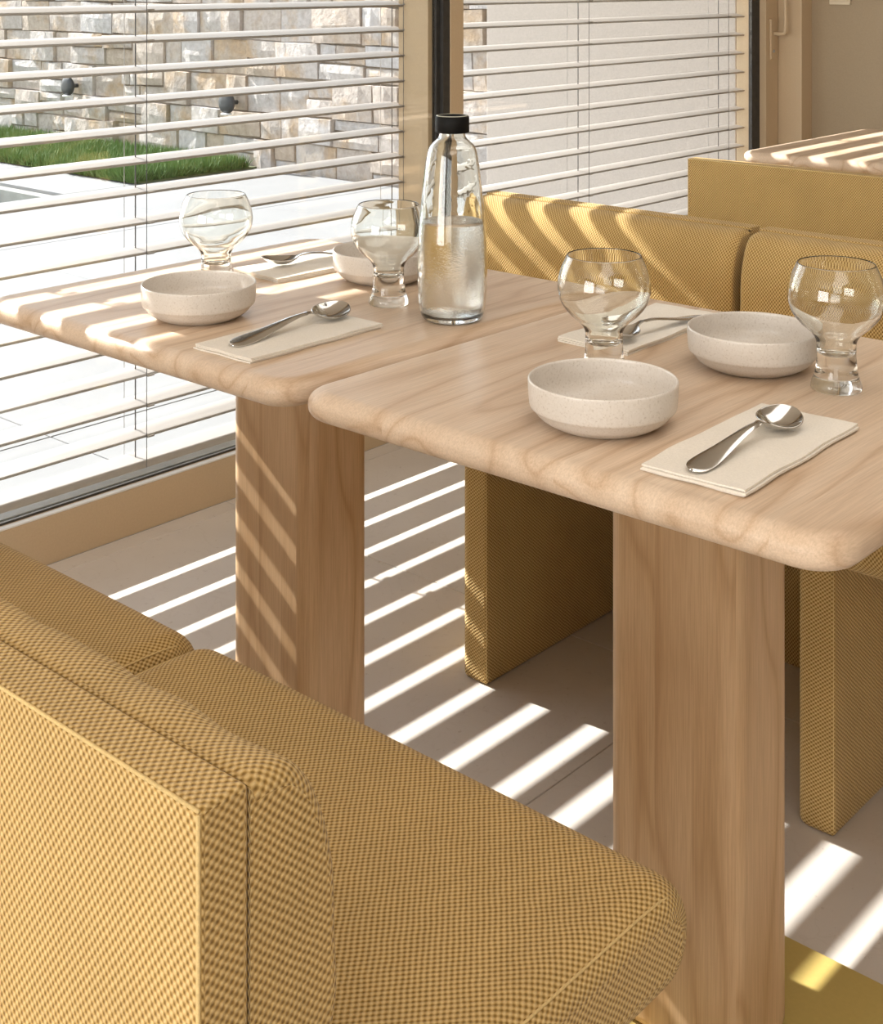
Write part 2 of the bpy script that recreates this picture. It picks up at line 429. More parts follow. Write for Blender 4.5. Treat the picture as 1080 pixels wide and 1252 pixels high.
# near wall (behind the camera) with two tall glazed openings
wb = bmesh.new()
add_box(wb, (X0 - 0.15, Y0, 0), (X0, -2.8, CEIL)); add_box(wb, (X0 - 0.15, -0.35, 0), (X0, 0.05, CEIL))
add_box(wb, (X0 - 0.15, 2.3, 0), (X0, 2.72, CEIL))
for a, b_ in ((-2.8, -0.35), (0.05, 2.3)):
    add_box(wb, (X0 - 0.15, a, 2.45), (X0, b_, CEIL)); add_box(wb, (X0 - 0.15, a, 0), (X0, b_, 0.1))
struct(from_bm('wall_near', wb, M['room']))
for k, (a, b_) in enumerate(((-2.8, -0.35), (0.05, 2.3))):
    wo = struct(empty('window_%d' % (k + 3), (X0 - 0.08, (a + b_) / 2, 0.1)))
    L = (b_ - a) / 2
    fb = bmesh.new()
    add_box(fb, (-0.03, -L, 0), (0.03, -L + 0.06, 2.35)); add_box(fb, (-0.03, L - 0.06, 0), (0.03, L, 2.35))
    add_box(fb, (-0.03, -L + 0.06, 0), (0.03, L - 0.06, 0.06)); add_box(fb, (-0.03, -L + 0.06, 2.29), (0.03, L - 0.06, 2.35))
    from_bm('window_frame', fb, M['frame'], wo)
    box('pane', (-0.003, -L + 0.06, 0.06), (0.003, L - 0.06, 2.29), M['pane'], wo)
# header and left end of window wall
struct(box('wall_window_header', (X0, 2.52, 2.44), (XR, 2.76, CEIL), M['frame']))
struct(box('wall_window_corner', (X0, 2.5, 0), (0.98, 2.76, 2.44), M['room']))

JX1, JX2 = 2.83, 4.60           # outer reveals
# window 1
w1 = struct(empty('window_1', (1.9, GY, 0)))
def wbox(name, a, b, mat, par, bev=0.0):
    o = box(name, a, b, mat, par, bev)
    ox, oy, oz = par.location
    o.data.transform(Matrix.Translation((-ox, -oy, -oz)))
    return o
wbox('window_frame', (0.98, 2.535, 0.0), (2.896, 2.60, 0.094), M['frame'], w1, 0.001)
wbox('window_frame', (0.98, 2.535, 2.38), (2.896, 2.60, 2.44), M['frame'], w1)
wbox('sill_strip', (0.98, 2.520, 0.0), (2.896, 2.5345, 0.100), M['frame'], w1, 0.0008)
wbox('gasket', (0.98, 2.560, 0.0942), (2.85, 2.566, 0.099), M['gasket'], w1)
wbox('sill_sunlit_line', (0.98, 2.519, 0.1002), (2.896, 2.5340, 0.1040), M['alu_white'], w1, 0.001)  # pale strip added to paint the sunlit line along the sill top
wbox('drip_profile', (0.982, 2.5745, 0.0942), (2.832, 2.604, 0.100), M['alu'], w1, 0.001)
wbox('gasket', (2.853, 2.560, 0.10), (2.895, 2.580, 2.38), M['gasket'], w1)
wbox('gasket', (2.868, 2.548, 0.0955), (2.895, 2.5598, 2.38), M['gasket'], w1)
wbox('pane', (0.98, 2.567, 0.0942), (2.853, 2.573, 2.38), M['pane'], w1)
# window 2
w2 = struct(empty('window_2', (3.7, GY, 0)))
wbox('window_frame', (2.951, 2.535, 0.0), (4.594, 2.60, 0.094), M['frame'], w2, 0.001)
wbox('window_frame', (2.951, 2.535, 2.38), (4.594, 2.60, 2.44), M['frame'], w2)
wbox('sill_strip', (2.951, 2.520, 0.0), (4.594, 2.5345, 0.100), M['frame'], w2, 0.0008)
wbox('gasket', (2.951, 2.560, 0.0942), (4.594, 2.566, 0.099), M['gasket'], w2)
wbox('sill_sunlit_line', (2.951, 2.519, 0.1002), (4.594, 2.5340, 0.1040), M['alu_white'], w2, 0.001)  # same painted line of sunlight on the second sill
wbox('gasket', (4.597, 2.566, 0.0), (4.654, 2.580, 2.44), M['gasket'], w2)
wbox('pane', (2.951, 2.567, 0.0942), (4.5965, 2.573, 2.38), M['pane'], w2)
# mullion between the windows and the outer post carrying the reveal
rv = bmesh.new()
vv = [rv.verts.new(p) for z in (-0.02, 2.44) for p in ((2.836, 2.5755, z), (2.895, 2.5755, z), (2.895, 2.668, z), (2.817, 2.668, z))]
for f in ((3, 2, 1, 0), (4, 5, 6, 7), (0, 1, 5, 4), (1, 2, 6, 5), (2, 3, 7, 6), (3, 0, 4, 7)): rv.faces.new([vv[i] for i in f])
struct(from_bm('trim_2', rv, M['frame']))
tr = struct(box('trim_1', (2.896, 2.546, 0), (2.951, 2.66, 2.44), M['frame'], bev=0.001))
struct(box('trim_3', (4.702, 2.602, -0.02), (4.76, 2.690, 2.44), M['frame'], bev=0.001))
# outside threshold of ribbed profiles
th = struct(empty('trim_4', (1.0, 2.66, 0)))
for k, (y, z, mt) in enumerate(((2.606, 0.052, 'alu'), (2.640, 0.040, 'alu_white'), (2.672, 0.034, 'alu_white'), (2.704, 0.026, 'alu_white'))):
    o = wbox('threshold_profile', (0.982, y, -0.02), (JX1 - 0.012 if y < 2.67 else JX1, y + 0.030, z), M[mt], th, 0.004)
    o = wbox('threshold_profile', (2.955, y, -0.02), (4.70, y + 0.030, z), M[mt], th, 0.004)
# terrace door beyond window 2
d1 = struct(empty('door_1', (4.70, 2.54, 0)))
wbox('door_frame', (4.655, 2.5402, 0.0), (4.7465, 2.60, 2.44), M['frame'], d1, 0.001)
wbox('gasket', (4.7468, 2.545, 0.0), (4.7498, 2.60, 2.44), M['gasket'], d1)
hd = wbox('handle_plate', (4.680, 2.532, 0.905), (4.712, 2.5402, 1.055), M['frame'], d1, 0.002)
hp = smooth_prof([(4.700, 2.531, 1.000), (4.700, 2.500, 1.000), (4.701, 2.490, 1.004), (4.703, 2.487, 1.018), (4.704, 2.487, 1.06), (4.703, 2.488, 1.13)], 5)
h = tube('door_handle', [(p[0] - 4.70, p[1] - 2.54, p[2]) for p in hp], 0.0075, M['frame'], d1, 10)
lathe('keyhole', [(0.0001, 0.0), (0.006, 0.0), (0.006, 0.003), (0.0001, 0.003)], M['alu'], d1, 20).matrix_local = Matrix.Translation((-0.002, -0.008, 0.935)) @ Matrix.Rotation(PI / 2, 4, 'X')
# pier between door and end wall
struct(box('trim_5', (4.750, 2.446, 0), (XR - 0.0005, 2.60, CEIL - 0.001), M['frame'], bev=0.0015))
sw = tag(box('light_switch', (XR - 0.010, 2.290, 1.108), (XR, 2.372, 1.190), M['switch'], bev=0.002), 'small beige wall switch cut by the upper edge on the end wall', 'light switch')
box('rocker', (XR - 0.014, 2.300, 1.12), (XR - 0.0101, 2.362, 1.18), M['switch'], sw, bev=0.001)

# ------------------------------------------------------------------ blinds
def slat_mesh(x0, x1):
    W, cr = 0.078, 0.0055
    prof = []
    n = 8
    for j in range(n + 1):
        t = -1 + 2 * j / n
        prof.append((t * (W / 2 - 0.002), cr * (1 - t * t)))
    # rolled edges
    top = prof
    e = []
    for s, c in ((1, top[-1]), (-1, top[0])):
        pass
    sec = []
    r = 0.0032
    for k in range(7):                       # left roll
        a = -PI / 2 - PI * k / 6
        sec.append((top[0][0] + r * math.cos(a) * 0.9, top[0][1] - r * 0.3 + r * math.sin(a)))
    for p in top[1:-1]: sec.append((p[0], p[1] + 0.0007))
    for k in range(7):
        a = PI / 2 - PI * k / 6
        sec.append((top[-1][0] + r * math.cos(a) * 0.9, top[-1][1] - r * 0.3 + r * math.sin(a)))
    for p in reversed(top[1:-1]): sec.append((p[0], p[1] - 0.0007))
    m = len(sec)
    vs = [(x0, p[0], p[1]) for p in sec] + [(x1, p[0], p[1]) for p in sec]
    fs = [(k, (k + 1) % m, m + (k + 1) % m, m + k) for k in range(m)]
    fs += [tuple(range(m))[::-1], tuple(range(m, 2 * m))]
    me = bpy.data.meshes.new('slat'); me.from_pydata(vs, [], fs); me.materials.append(M['slat'])
    bm = bmesh.new(); bm.from_mesh(me); bmesh.ops.recalc_face_normals(bm, faces=bm.faces); bm.to_mesh(me); bm.free()
    me.polygons.foreach_set('use_smooth', [True] * m + [False] * 2)
    return me
BY = 2.692
def blind(x0, x1, ladders, label, rail_z):
    xc = (x0 + x1) / 2
    root = tag(empty('venetian_blind', (xc, BY, 0)), label, 'blind', 'outdoor venetian blinds behind the panes')
    me = slat_mesh(x0 - xc, x1 - xc)
    z = 1.137 + 0.0703 * 17
    zs = []
    while z > rail_z + 0.03:
        o = bpy.data.objects.new('slat', me); C.objects.link(o); o.parent = root; o.location = (0, 0, z)
        o.rotation_euler = (math.radians(min(9.0, max(0.0, (z - 0.55) * 14.0))), 0, 0)
        zs.append(z); z -= 0.0703
    b = box('bottom_rail', (x0 - xc, -0.036, rail_z - 0.010), (x1 - xc, 0.036, rail_z + 0.010), M['slat'], root, bev=0.006, seg=3)
    box('head_rail', (x0 - xc, -0.04, 2.372), (x1 - xc, 0.04, 2.435), M['slat'], root, bev=0.002)
    for lx in ladders:
        tube('guide_wire', [(lx - xc, 0.0, 0.0), (lx - xc, 0.0, 2.38)], 0.0016, M['cord'], root, 6)
        for yy, nm in ((-0.0435, 'M'), (0.0435, 'O')):
            tube('ladder_cord', [(lx - xc, yy, rail_z - 0.005), (lx - xc, yy, 2.38)], 0.0009, M['cord'] if nm == 'M' else M['cord_light'], root, 5)
        cb = bmesh.new()
        for zz in zs:                         # little clips holding the ladder to each slat
            for s in (-1, 1):
                add_box(cb, (lx - xc + 0.003, s * 0.0405 - 0.003, zz - 0.0045), (lx - xc + 0.022, s * 0.0405 + 0.003, zz - 0.0005))
        from_bm('ladder_clips', cb, M['slat'], root)['kind'] = 'stuff'
    return root
blind(0.99, JX1 - 0.004, (1.10, 1.953, 2.815), 'cream slatted outdoor blind behind the left pane in front of the grass', 0.085)
blind(2.962, 4.695, (3.690, 4.572), 'cream slatted outdoor blind behind the right pane in front of the plain rendered wall', 0.085)

# ------------------------------------------------------------------ outdoors
struct(box('ground', (-14, 2.76, -0.7), (20, 30, -0.42), M['ground']))
struct(box('roof_overhang', (X0 - 0.15, 2.76, 2.70), (XR + 0.5, 4.52, 2.92), M['room']))
pat = struct(empty('patio', (0, 5, 0)))
PX = [-5.1 + 1.2 * k for k in range(8)] + [4.5, 5.0]; PX = [-5.1, -3.9, -2.7, -1.5, -0.3, 0.9, 2.1, 3.3, 4.5, 5.0, 5.93]
PY = [2.76, 3.27, 4.47, 5.67, 6.87, 8.07, 9.27, 10.47, 11.67, 12.87]
for i in range(len(PX) - 1):
    for j in range(len(PY) - 1):
        cx = (PX[i] + PX[i + 1]) / 2; cy = (PY[j] + PY[j + 1]) / 2
        if 0.9 < cx < 4.5 and 6.87 < cy < 11.67: continue      # pool
        if cx > 5.0 and cy > 6.87: continue                     # grass bed
        g = 0.002
        o = box('paving_slab', (PX[i] + g, PY[j] + g - 5, -0.07), (PX[i + 1] - g, PY[j + 1] - g - 5, -0.02), M['paving'], pat, bev=0.002, seg=1)
o = struct(box('patio_base', (-5.1, 2.76, -0.40), (0.9, 12.87, -0.072), M['ground']))
pb = bmesh.new()
add_box(pb, (0.9, 2.76, -0.40), (5.93, 6.87, -0.072)); add_box(pb, (4.5, 6.87, -0.40), (5.0, 12.87, -0.072)); add_box(pb, (0.9, 11.67, -0.40), (4.5, 12.87, -0.072))
struct(from_bm('patio_base', pb, M['ground']))
pool = tag(empty('garden_pool', (2.7, 9.27, -0.4)), 'dark rectangular water basin sunk in the pale paving, far left outside', 'pool')
sb = bmesh.new()
add_box(sb, (-1.798, -2.398, 0.0), (1.798, 2.398, 0.04))
add_box(sb, (-1.798, -2.398, 0.04), (-1.72, 2.398, 0.36)); add_box(sb, (1.72, -2.398, 0.04), (1.798, 2.398, 0.36))
add_box(sb, (-1.72, -2.398, 0.04), (1.72, -2.32, 0.36)); add_box(sb, (-1.72, 2.32, 0.04), (1.72, 2.398, 0.36))
from_bm('basin', sb, M['pool_shell'], pool)
box('water', (-1.719, -2.319, 0.041), (1.719, 2.319, 0.27), M['pool_water'], pool)
# grass
random.seed(5)
struct(box('planting_bed', (5.004, 6.874, -0.42), (5.93, 12.87, -0.01), M['soil']))
rng = np.random.default_rng(3)
NB = 52000
gx = 5.02 + rng.random(NB) * 0.85; gy = 6.88 + rng.random(NB) ** 1.25 * 4.2
edge = rng.random(NB) < 0.12
gx[edge] = 5.0 + rng.random(edge.sum()) * 0.06 - 0.03
ang = rng.random(NB) * 2 * PI; hh = 0.04 + rng.random(NB) * 0.06; ww = 0.0028 + rng.random(NB) * 0.003
lx = rng.normal(0, 0.028, NB); ly = rng.normal(0, 0.028, NB)
V = np.zeros((NB, 3, 3))
V[:, 0] = np.stack([gx - np.cos(ang) * ww, gy - np.sin(ang) * ww, np.full(NB, -0.012)], 1)
V[:, 1] = np.stack([gx + np.cos(ang) * ww, gy + np.sin(ang) * ww, np.full(NB, -0.012)], 1)
V[:, 2] = np.stack([np.minimum(gx + lx, 5.90), gy + ly, -0.012 + hh], 1)
me = bpy.data.meshes.new('grass'); me.vertices.add(NB * 3); me.vertices.foreach_set('co', V.reshape(-1))
me.loops.add(NB * 3); me.loops.foreach_set('vertex_index', np.arange(NB * 3, dtype=np.int32))
me.polygons.add(NB); me.polygons.foreach_set('loop_start', np.arange(NB, dtype=np.int32) * 3)
me.update(calc_edges=True); me.validate(); me.materials.append(M['grass'])
go = bpy.data.objects.new('grass', me); C.objects.link(go)
tag(go, 'strip of green grass at the foot of the outdoor stone wall', 'grass', kind='stuff')

# stone wall: coursed rough stones, each its own piece
WX = 5.97
sw_ = struct(box('wall_garden', (WX, 3.6, -0.42), (WX + 0.35, 14.0, 2.1), M['mortar']))
def stone_geo(w_, h_, d_, seed):
    r = random.Random(seed)
    nx, nz = max(2, int(w_ / 0.09)), max(2, int(h_ / 0.08))
    jit = [[(r.uniform(-.006, .006), r.uniform(-.005, .005)) for _ in range(2)] for _ in range(2)]
    vs = []; idx = {}
    def P(i, k, lay):
        u, v = i / nx, k / nz
        jy = sum(jit[a][b][0] * (u if a else 1 - u) * (v if b else 1 - v) for a in (0, 1) for b in (0, 1))
        jz = sum(jit[a][b][1] * (u if a else 1 - u) * (v if b else 1 - v) for a in (0, 1) for b in (0, 1))
        e = min(u, 1 - u) * w_; f = min(v, 1 - v) * h_
        if lay: 
            edge_ = (i in (0, nx)) or (k in (0, nz))
            x = -d_ + (0.012 if edge_ else r.uniform(-.008, .006))
            sy = 0.004 if i == 0 else (-0.004 if i == nx else r.uniform(-.008, .008)); sz = 0.004 if k == 0 else (-0.004 if k == nz else r.uniform(-.006, .006))
            return (x, (u - .5) * w_ + jy + sy, (v - .5) * h_ + jz + sz)
        return (0.0, (u - .5) * w_ + jy, (v - .5) * h_ + jz)
    fs = []
    for i in range(nx + 1):
        for k in range(nz + 1):
            idx[(i, k)] = len(vs); vs.append(P(i, k, 1))
    rim = [(i, 0) for i in range(nx)] + [(nx, k) for k in range(nz)] + [(i, nz) for i in range(nx, 0, -1)] + [(0, k) for k in range(nz, 0, -1)]
    back = {}
    for q in rim: back[q] = len(vs); vs.append(P(q[0], q[1], 0))
    for i in range(nx):
        for k in range(nz): fs.append((idx[(i, k)], idx[(i, k + 1)], idx[(i + 1, k + 1)], idx[(i + 1, k)]))
    for a in range(len(rim)):
        q, s = rim[a], rim[(a + 1) % len(rim)]
        fs.append((idx[q], idx[s], back[s], back[q]))
    return vs, fs
random.seed(11)
zc = 0.0; zc = -0.06; cnt = 0
far_v, far_f = [], []
def place_stone(y, z, w_, h_, part):
    global cnt
    cnt += 1
    vs, fs = stone_geo(w_ - 0.004, h_ - 0.004, random.uniform(0.018, 0.062), cnt)
    vis = (4.6 < y < 10.4) and z < 1.22
    if vis:
        mesh('stone', vs, fs, M['stone'], sw_, smooth=False, loc=(WX - 0.0, y, z)).rotation_euler = (random.uniform(-.03, .03), 0, 0)
    else:
        b0 = len(far_v)
        far_v.extend([(v[0] + WX, v[1] + y, v[2] + z) for v in vs]); far_f.extend([tuple(i + b0 for i in f) for f in fs])
while zc < 2.05:
    h0 = random.choice([0.13, 0.17, 0.20, 0.23])
    y = 3.62 + random.uniform(0, .1)
    while y < 13.9:
        w_ = random.uniform(0.16, 0.44)
        if h0 >= 0.17 and random.random() < 0.30:
            s = random.uniform(.38, .62)
            k = 1 if random.random() < .5 else 2
            place_stone(y + w_ / 2, zc + h0 * s / 2, w_, h0 * s, 0)
            if k == 1: place_stone(y + w_ / 2, zc + h0 * s + h0 * (1 - s) / 2, w_, h0 * (1 - s), 0)
            else:
                q = random.uniform(.35, .65)
                place_stone(y + w_ * q / 2, zc + h0 * s + h0 * (1 - s) / 2, w_ * q, h0 * (1 - s), 0)
                place_stone(y + w_ * q + w_ * (1 - q) / 2, zc + h0 * s + h0 * (1 - s) / 2, w_ * (1 - q), h0 * (1 - s), 0)
        else: place_stone(y + w_ / 2, zc + h0 / 2, w_, h0, 0)
        y += w_
    zc += h0
fo = mesh('upper_stones', far_v, far_f, M['stone'], sw_, smooth=False); fo['kind'] = 'stuff'
# plain rendered wall stub outside window 2
struct(box('wall_terrace', (4.705, 2.695, -0.42), (5.02, 3.925, 2.69), M['plaster'], bev=0.003))

# two outdoor wall lamps
def wall_lamp(y, z, label):
    root = tag(empty('wall_lamp', (WX - 0.05, y, z)), label, 'lamp', 'round dark lamps on the garden wall')
    R = Matrix.Rotation(-PI / 2, 4, 'Y')
    pr = smooth_prof([(0.0001, 0.055), (0.03, 0.056), (0.055, 0.062), (0.068, 0.074), (0.071, 0.088), (0.066, 0.098), (0.05, 0.106), (0.03, 0.110), (0.0001, 0.111)], 4)
    o = lathe('lamp_head', pr, M['lamp_black'], root, 40); o.data.transform(R)
    o = lathe('stem', [(0.0001, 0.0), (0.016, 0.0), (0.016, 0.055), (0.0001, 0.055)], M['lamp_black'], root, 24); o.data.transform(R)
    o = lathe('diffuser', smooth_prof([(0.0001, 0.0), (0.03, 0.0), (0.036, 0.006), (0.03, 0.012), (0.0001, 0.013)], 3), M['opal'], root, 24)
    o.data.transform(Matrix.Translation((-0.088, 0, -0.077)))
    return root
wall_lamp(8.87, 0.41, 'round dark lamp on the garden stone wall, farther left above the grass')
wall_lamp(7.06, 0.395, 'round dark lamp on the garden stone wall, right one with a pale lower lip')

# ------------------------------------------------------------------ upholstered seats
CW = 0.310                                     # half width
def seat_prof(i):
    return rrect(-0.222 + i, 0.255 - i, 0.398 + i * .9, 0.486 - i * .9,
                 (max(.018 - i, .003), max(.0435 - i, .004), max(.0435 - i, .004), max(.018 - i, .003)), 8, (16, 1))
BACKPTS = [(-0.2215, 0.7565), (-0.205, 0.7570), (-0.184, 0.7520), (-0.167, 0.735), (-0.154, 0.707), (-0.147, 0.675), (-0.146, 0.64),
           (-0.145, 0.60), (-0.158, 0.565), (-0.180, 0.535), (-0.205, 0.515), (-0.2215, 0.505)]
_bp = smooth_prof(BACKPTS, 4)
_bp += [(-0.2215, 0.505 + (0.7565 - 0.505) * t / 8) for t in range(1, 8)]
_bp.reverse()
def back_prof(i):
    cx, cz = -0.188, 0.645
    out = []; n = len(_bp)
    for k in range(n):
        a, b_ = _bp[k - 1], _bp[(k + 1) % n]
        tx_, tz_ = b_[0] - a[0], b_[1] - a[1]; L = math.hypot(tx_, tz_) or 1
        nx_, nz_ = -tz_ / L, tx_ / L
        p = _bp[k]
        if (cx - p[0]) * nx_ + (cz - p[1]) * nz_ < 0: nx_, nz_ = -nx_, -nz_
        q = [p[0] + nx_ * i, p[1] + nz_ * i]
        if p[0] < -0.2214: q[0] = p[0]
        out.append(tuple(q))
    return out
def seat_def(v):
    if v.z > 0.47:
        a = max(0, 1 - (v.y / 0.30) ** 2); b_ = max(0, 1 - ((v.x - .0) / 0.26) ** 2)
        v = Vector((v.x, v.y, v.z + 0.006 * a * b_))
    return v
def back_def(v):
    s = max(0.0, 1 - (abs(v.y) / 0.315) ** 4)
    if v.x > -0.215:
        wr = 0.0035 * mn.noise(Vector((v.y * 22, v.z * 9 + v.y * 14, 3.1))) * max(0, (v.z - .68) / .09)
        v = Vector((v.x + (0.006 * s - 0.004) * (v.x + .2215) / .07 + wr, v.y, v.z + wr * .5))
    return v
def make_chair(first_label):
    root = tag(empty('upholstered_chair', (0, 0, 0)), first_label, 'chair', 'mustard woven armless chairs along the tables')
    st = loft('seat', seat_prof, -CW, CW, 0.026, 0.030, M['fabric'], root, 'Y', 8, 18, seat_def)
    for s in (-1, 1):
        pts = [(-0.19, s * (CW - 0.0075), 0.4775), (0.10, s * (CW - 0.0075), 0.4785), (0.20, s * (CW - 0.0075), 0.4780), (0.228, s * (CW - .0078), 0.4710), (0.243, s * (CW - .009), 0.452)]
        tube('seam', smooth_prof(pts, 5), 0.0011, M['piping'], st, 6)
    loft('back_cushion', back_prof, -CW, CW, 0.010, 0.015, M['fabric'], root, 'Y', 6, 36, back_def)
    def slab(i): return rrect(-0.2575 + i, -0.2225 - i, 0.0, 0.760 - i, (.002, .002, max(.004 - i * .5, .001), max(.004 - i * .5, .001)), 3, (1, 1))
    bp = loft('back_panel', slab, -CW, CW, 0.003, 0.003, M['fabric'], root, 'Y', 3, 1)
    e = 0.2575
    tube('piping', [(-e, -CW + .001, 0.01), (-e, -CW + .001, 0.757), ], 0.0013, M['piping'], bp, 6)
    tube('piping', [(-e, CW - .001, 0.01), (-e, CW - .001, 0.757), ], 0.0013, M['piping'], bp, 6)
    tube('piping', [(-e + .0005, -CW + .001, 0.7585), (-e + .0005, CW - .001, 0.7585), ], 0.0013, M['piping'], bp, 6)
    def legp(i): return rrect(-0.2220 + i * .2, 0.190 - i, -0.024 + i, 0.036 - i, (.003, max(.020 - i, .002), max(.006 - i, .001), .003), 6, (1, 1))
    loft('leg', legp, 0.0, 0.3975, 0.007, 0.008, M['fabric'], root, 'Z', 5, 1)
    tube('seam', [(0.1885, 0.0345, 0.012), (0.1885, 0.0345, 0.395)], 0.0009, M['piping'], root, 6)
    return root
proto = make_chair('mustard woven chair nearest the camera, seen from behind with its backrest cut by the frame')
def put_chair(o, x, y, rz, label):
    o.location = (x, y, 0); o.rotation_euler = (0, 0, rz); o['label'] = label; return o
NB_LBL = 'mustard woven chair in front, lower left, its flat back panel facing the camera'
put_chair(proto, 0.7345, 0.910, 0, NB_LBL)
put_chair(copy_tree(proto), 0.7345, 1.540, 0, 'mustard woven chair in front nearer the window, only its seat showing on the left')
put_chair(copy_tree(proto), 2.0225, 1.565, PI, 'mustard woven chair across the tables with curved sunlight stripes on its backrest')
put_chair(copy_tree(proto), 2.0225, 0.930, PI, 'mustard woven chair across the tables behind the right wine glass, without sunlight stripes')
put_chair(copy_tree(proto), 3.2620, 1.545, 0, 'mustard woven chair in the row behind, flat back panel, sun spots on top')

# ------------------------------------------------------------------ tables
def make_table(dx, dy, px, py, pz=0.006):
    """local origin at floor below the top's centre"""
    root = empty('dining_table')
    def top(i): return rrect(-dx + i, dx - i, -dy + i, dy - i, (max(.046 - i, .012),) * 4, 10, (1, 1))
    loft('table_top', top, 0.7055, 0.740, 0.022, 0.0155, M['top_wood'], root, 'Z', 10, 1)
    def pe(i):                              # plan narrows a little towards the window side
        q = rrect(-.064 + i, .064 - i, -.087 + i, .087 - i, (max(.024 - i, .006),) * 4, 8, (1, 1))
        return [(px + a * (0.98 - b_ / .087 * 0.03), py + b_) for a, b_ in q]
    loft('pedestal', pe, pz, 0.7053, 0.010, 0.014, M['leg_wood'], root, 'Z', 5, 1)
    box('base_plate', (px - .19, py - .20, 0), (px + .19, py + .20, pz), M['yellow'], root, bev=0.0015)
    return root
T = make_table(0.335, 0.334, -0.003, 0.002)
tag(T, 'pale wood pedestal table by the window, sunlight stripes across its top', 'table', 'square pale wood pedestal tables')
T.location = (1.413, 1.5375, 0)
T2 = copy_tree(T); T2.location = (1.413, 0.856, 0); T2['label'] = 'pale wood pedestal table in front on the right, its top entirely in shade'
T3 = make_table(0.385, 0.3435, -0.0, 0.0)
tag(T3, 'pale wood pedestal table at the far right edge, beyond the rear chair panel', 'table', 'square pale wood pedestal tables')
T3.location = (3.745, 1.575, 0)

# ------------------------------------------------------------------ tableware
TZ = 0.7401
bowl_prof = smooth_prof([(0.0001, 0.0045), (0.030, 0.0045), (0.046, 0.005), (0.058, 0.0085), (0.068, 0.015), (0.0742, 0.024), (0.0755, 0.036), (0.0762, 0.0468)], 4)
bowl_prof += [(0.0768, 0.0480), (0.0780, 0.0482), (0.0788, 0.0474)]
bowl_prof += smooth_prof([(0.0790, 0.0465), (0.0786, 0.034), (0.0775, 0.0215)], 3)
bowl_prof += [(0.0768, 0.0195), (0.0752, 0.0186), (0.0745, 0.0176)]
bowl_prof += smooth_prof([(0.0735, 0.0165), (0.067, 0.0090), (0.058, 0.0035), (0.052, 0.0008)], 4) + [(0.050, 0.0), (0.046, 0.0), (0.044, 0.0015), (0.0001, 0.0016)]
b0 = lathe('bowl', bowl_prof, M['ceramic'], n=96)
def put(o, x, y, label, cat, group, rz=0, z=TZ):
    o.location = (x, y, z); o.rotation_euler = (0, 0, rz); return tag(o, label, cat, group)
def dup(o):
    c = o.copy(); C.objects.link(c); return c
BG = 'stoneware bowls on the tables'
put(b0, 1.221, 1.537, 'stoneware bowl near the left corner of the sunlit table, one empty glass behind it', 'bowl', BG)
put(dup(b0), 1.562, 1.512, 'stoneware bowl on the sunlit table partly hidden behind glass and carafe', 'bowl', BG)
put(dup(b0), 1.212, 0.852, 'stoneware bowl in the front middle of the shaded table', 'bowl', BG)
put(dup(b0), 1.510, 0.841, 'stoneware bowl at the back of the shaded table, touching the right glass in view', 'bowl', BG)
put(dup(b0), 4.02, 1.705, 'stoneware bowl cut by the right edge on the far table', 'bowl', BG)

gp_out = smooth_prof([(0.0272, 0.0), (0.0285, 0.0012), (0.0287, 0.004), (0.0278, 0.009), (0.0245, 0.017), (0.0226, 0.030), (0.0220, 0.046), (0.0232, 0.056),
                      (0.0290, 0.0645), (0.0395, 0.0735), (0.0490, 0.0850), (0.0540, 0.0985), (0.0546, 0.112), (0.0510, 0.127), (0.0465, 0.1375), (0.0437, 0.1432)], 4)
gp_in = smooth_prof([(0.0425, 0.1432), (0.0453, 0.1372), (0.0496, 0.1268), (0.0532, 0.112), (0.0525, 0.0988), (0.0476, 0.0862), (0.0380, 0.0750), (0.0275, 0.0660),
                     (0.0200, 0.0560), (0.0185, 0.0460), (0.0150, 0.0405), (0.0080, 0.0385), (0.0001, 0.0380)], 4)
gprof = [(0.0001, 0.0012), (0.022, 0.0010)] + gp_out + [(0.0431, 0.1436)] + gp_in
g0 = lathe('wine_glass', gprof, M['glass'], n=96)
GG = 'round wine glasses with thick stems'
put(g0, 1.345, 1.652, 'empty round glass on the sunlit table behind the left bowl', 'glass', GG)
put(dup(g0), 1.452, 1.395, 'empty round glass on the sunlit table just left of the carafe', 'glass', GG)
put(dup(g0), 1.354, 0.950, 'empty round glass on the shaded table behind the front bowl', 'glass', GG)
put(dup(g0), 1.492, 0.725, 'empty round glass at the right edge of the shaded table', 'glass', GG)

# carafe
car = tag(empty('water_carafe', (1.446, 1.268, TZ)), 'glass carafe half full of water with a black cap on the sunlit table', 'carafe')
bo = smooth_prof([(0.034, 0.0), (0.040, 0.0022), (0.0435, 0.009), (0.0455, 0.020), (0.0474, 0.045), (0.0480, 0.075), (0.0472, 0.105), (0.0455, 0.132), (0.0425, 0.165),
                  (0.0390, 0.198), (0.0355, 0.224), (0.0318, 0.2365), (0.0250, 0.244), (0.0195, 0.2495), (0.0180, 0.256), (0.0180, 0.268)], 4)
bi = [(max(r - 0.0026, 0.0001), z) for r, z in reversed(bo) if z > 0.009]
bi += smooth_prof([(0.038, 0.0085), (0.026, 0.0070), (0.0001, 0.0085)], 3)
lathe('glass_body', [(0.0001, 0.003), (0.026, 0.0005)] + bo + [(0.0167, 0.2685)] + bi, M['bottle'], car, 96)
wl_ = [(max(r - 0.0029, 0.0001), z) for r, z in bo if 0.0095 < z < 0.1345]
wp = [(0.0001, 0.0089), (0.026, 0.0078), (0.037, 0.0092)] + wl_ + [(wl_[-1][0], 0.1352), (0.030, 0.1346), (0.0001, 0.1345)]
lathe('water', wp, M['water'], car, 96)
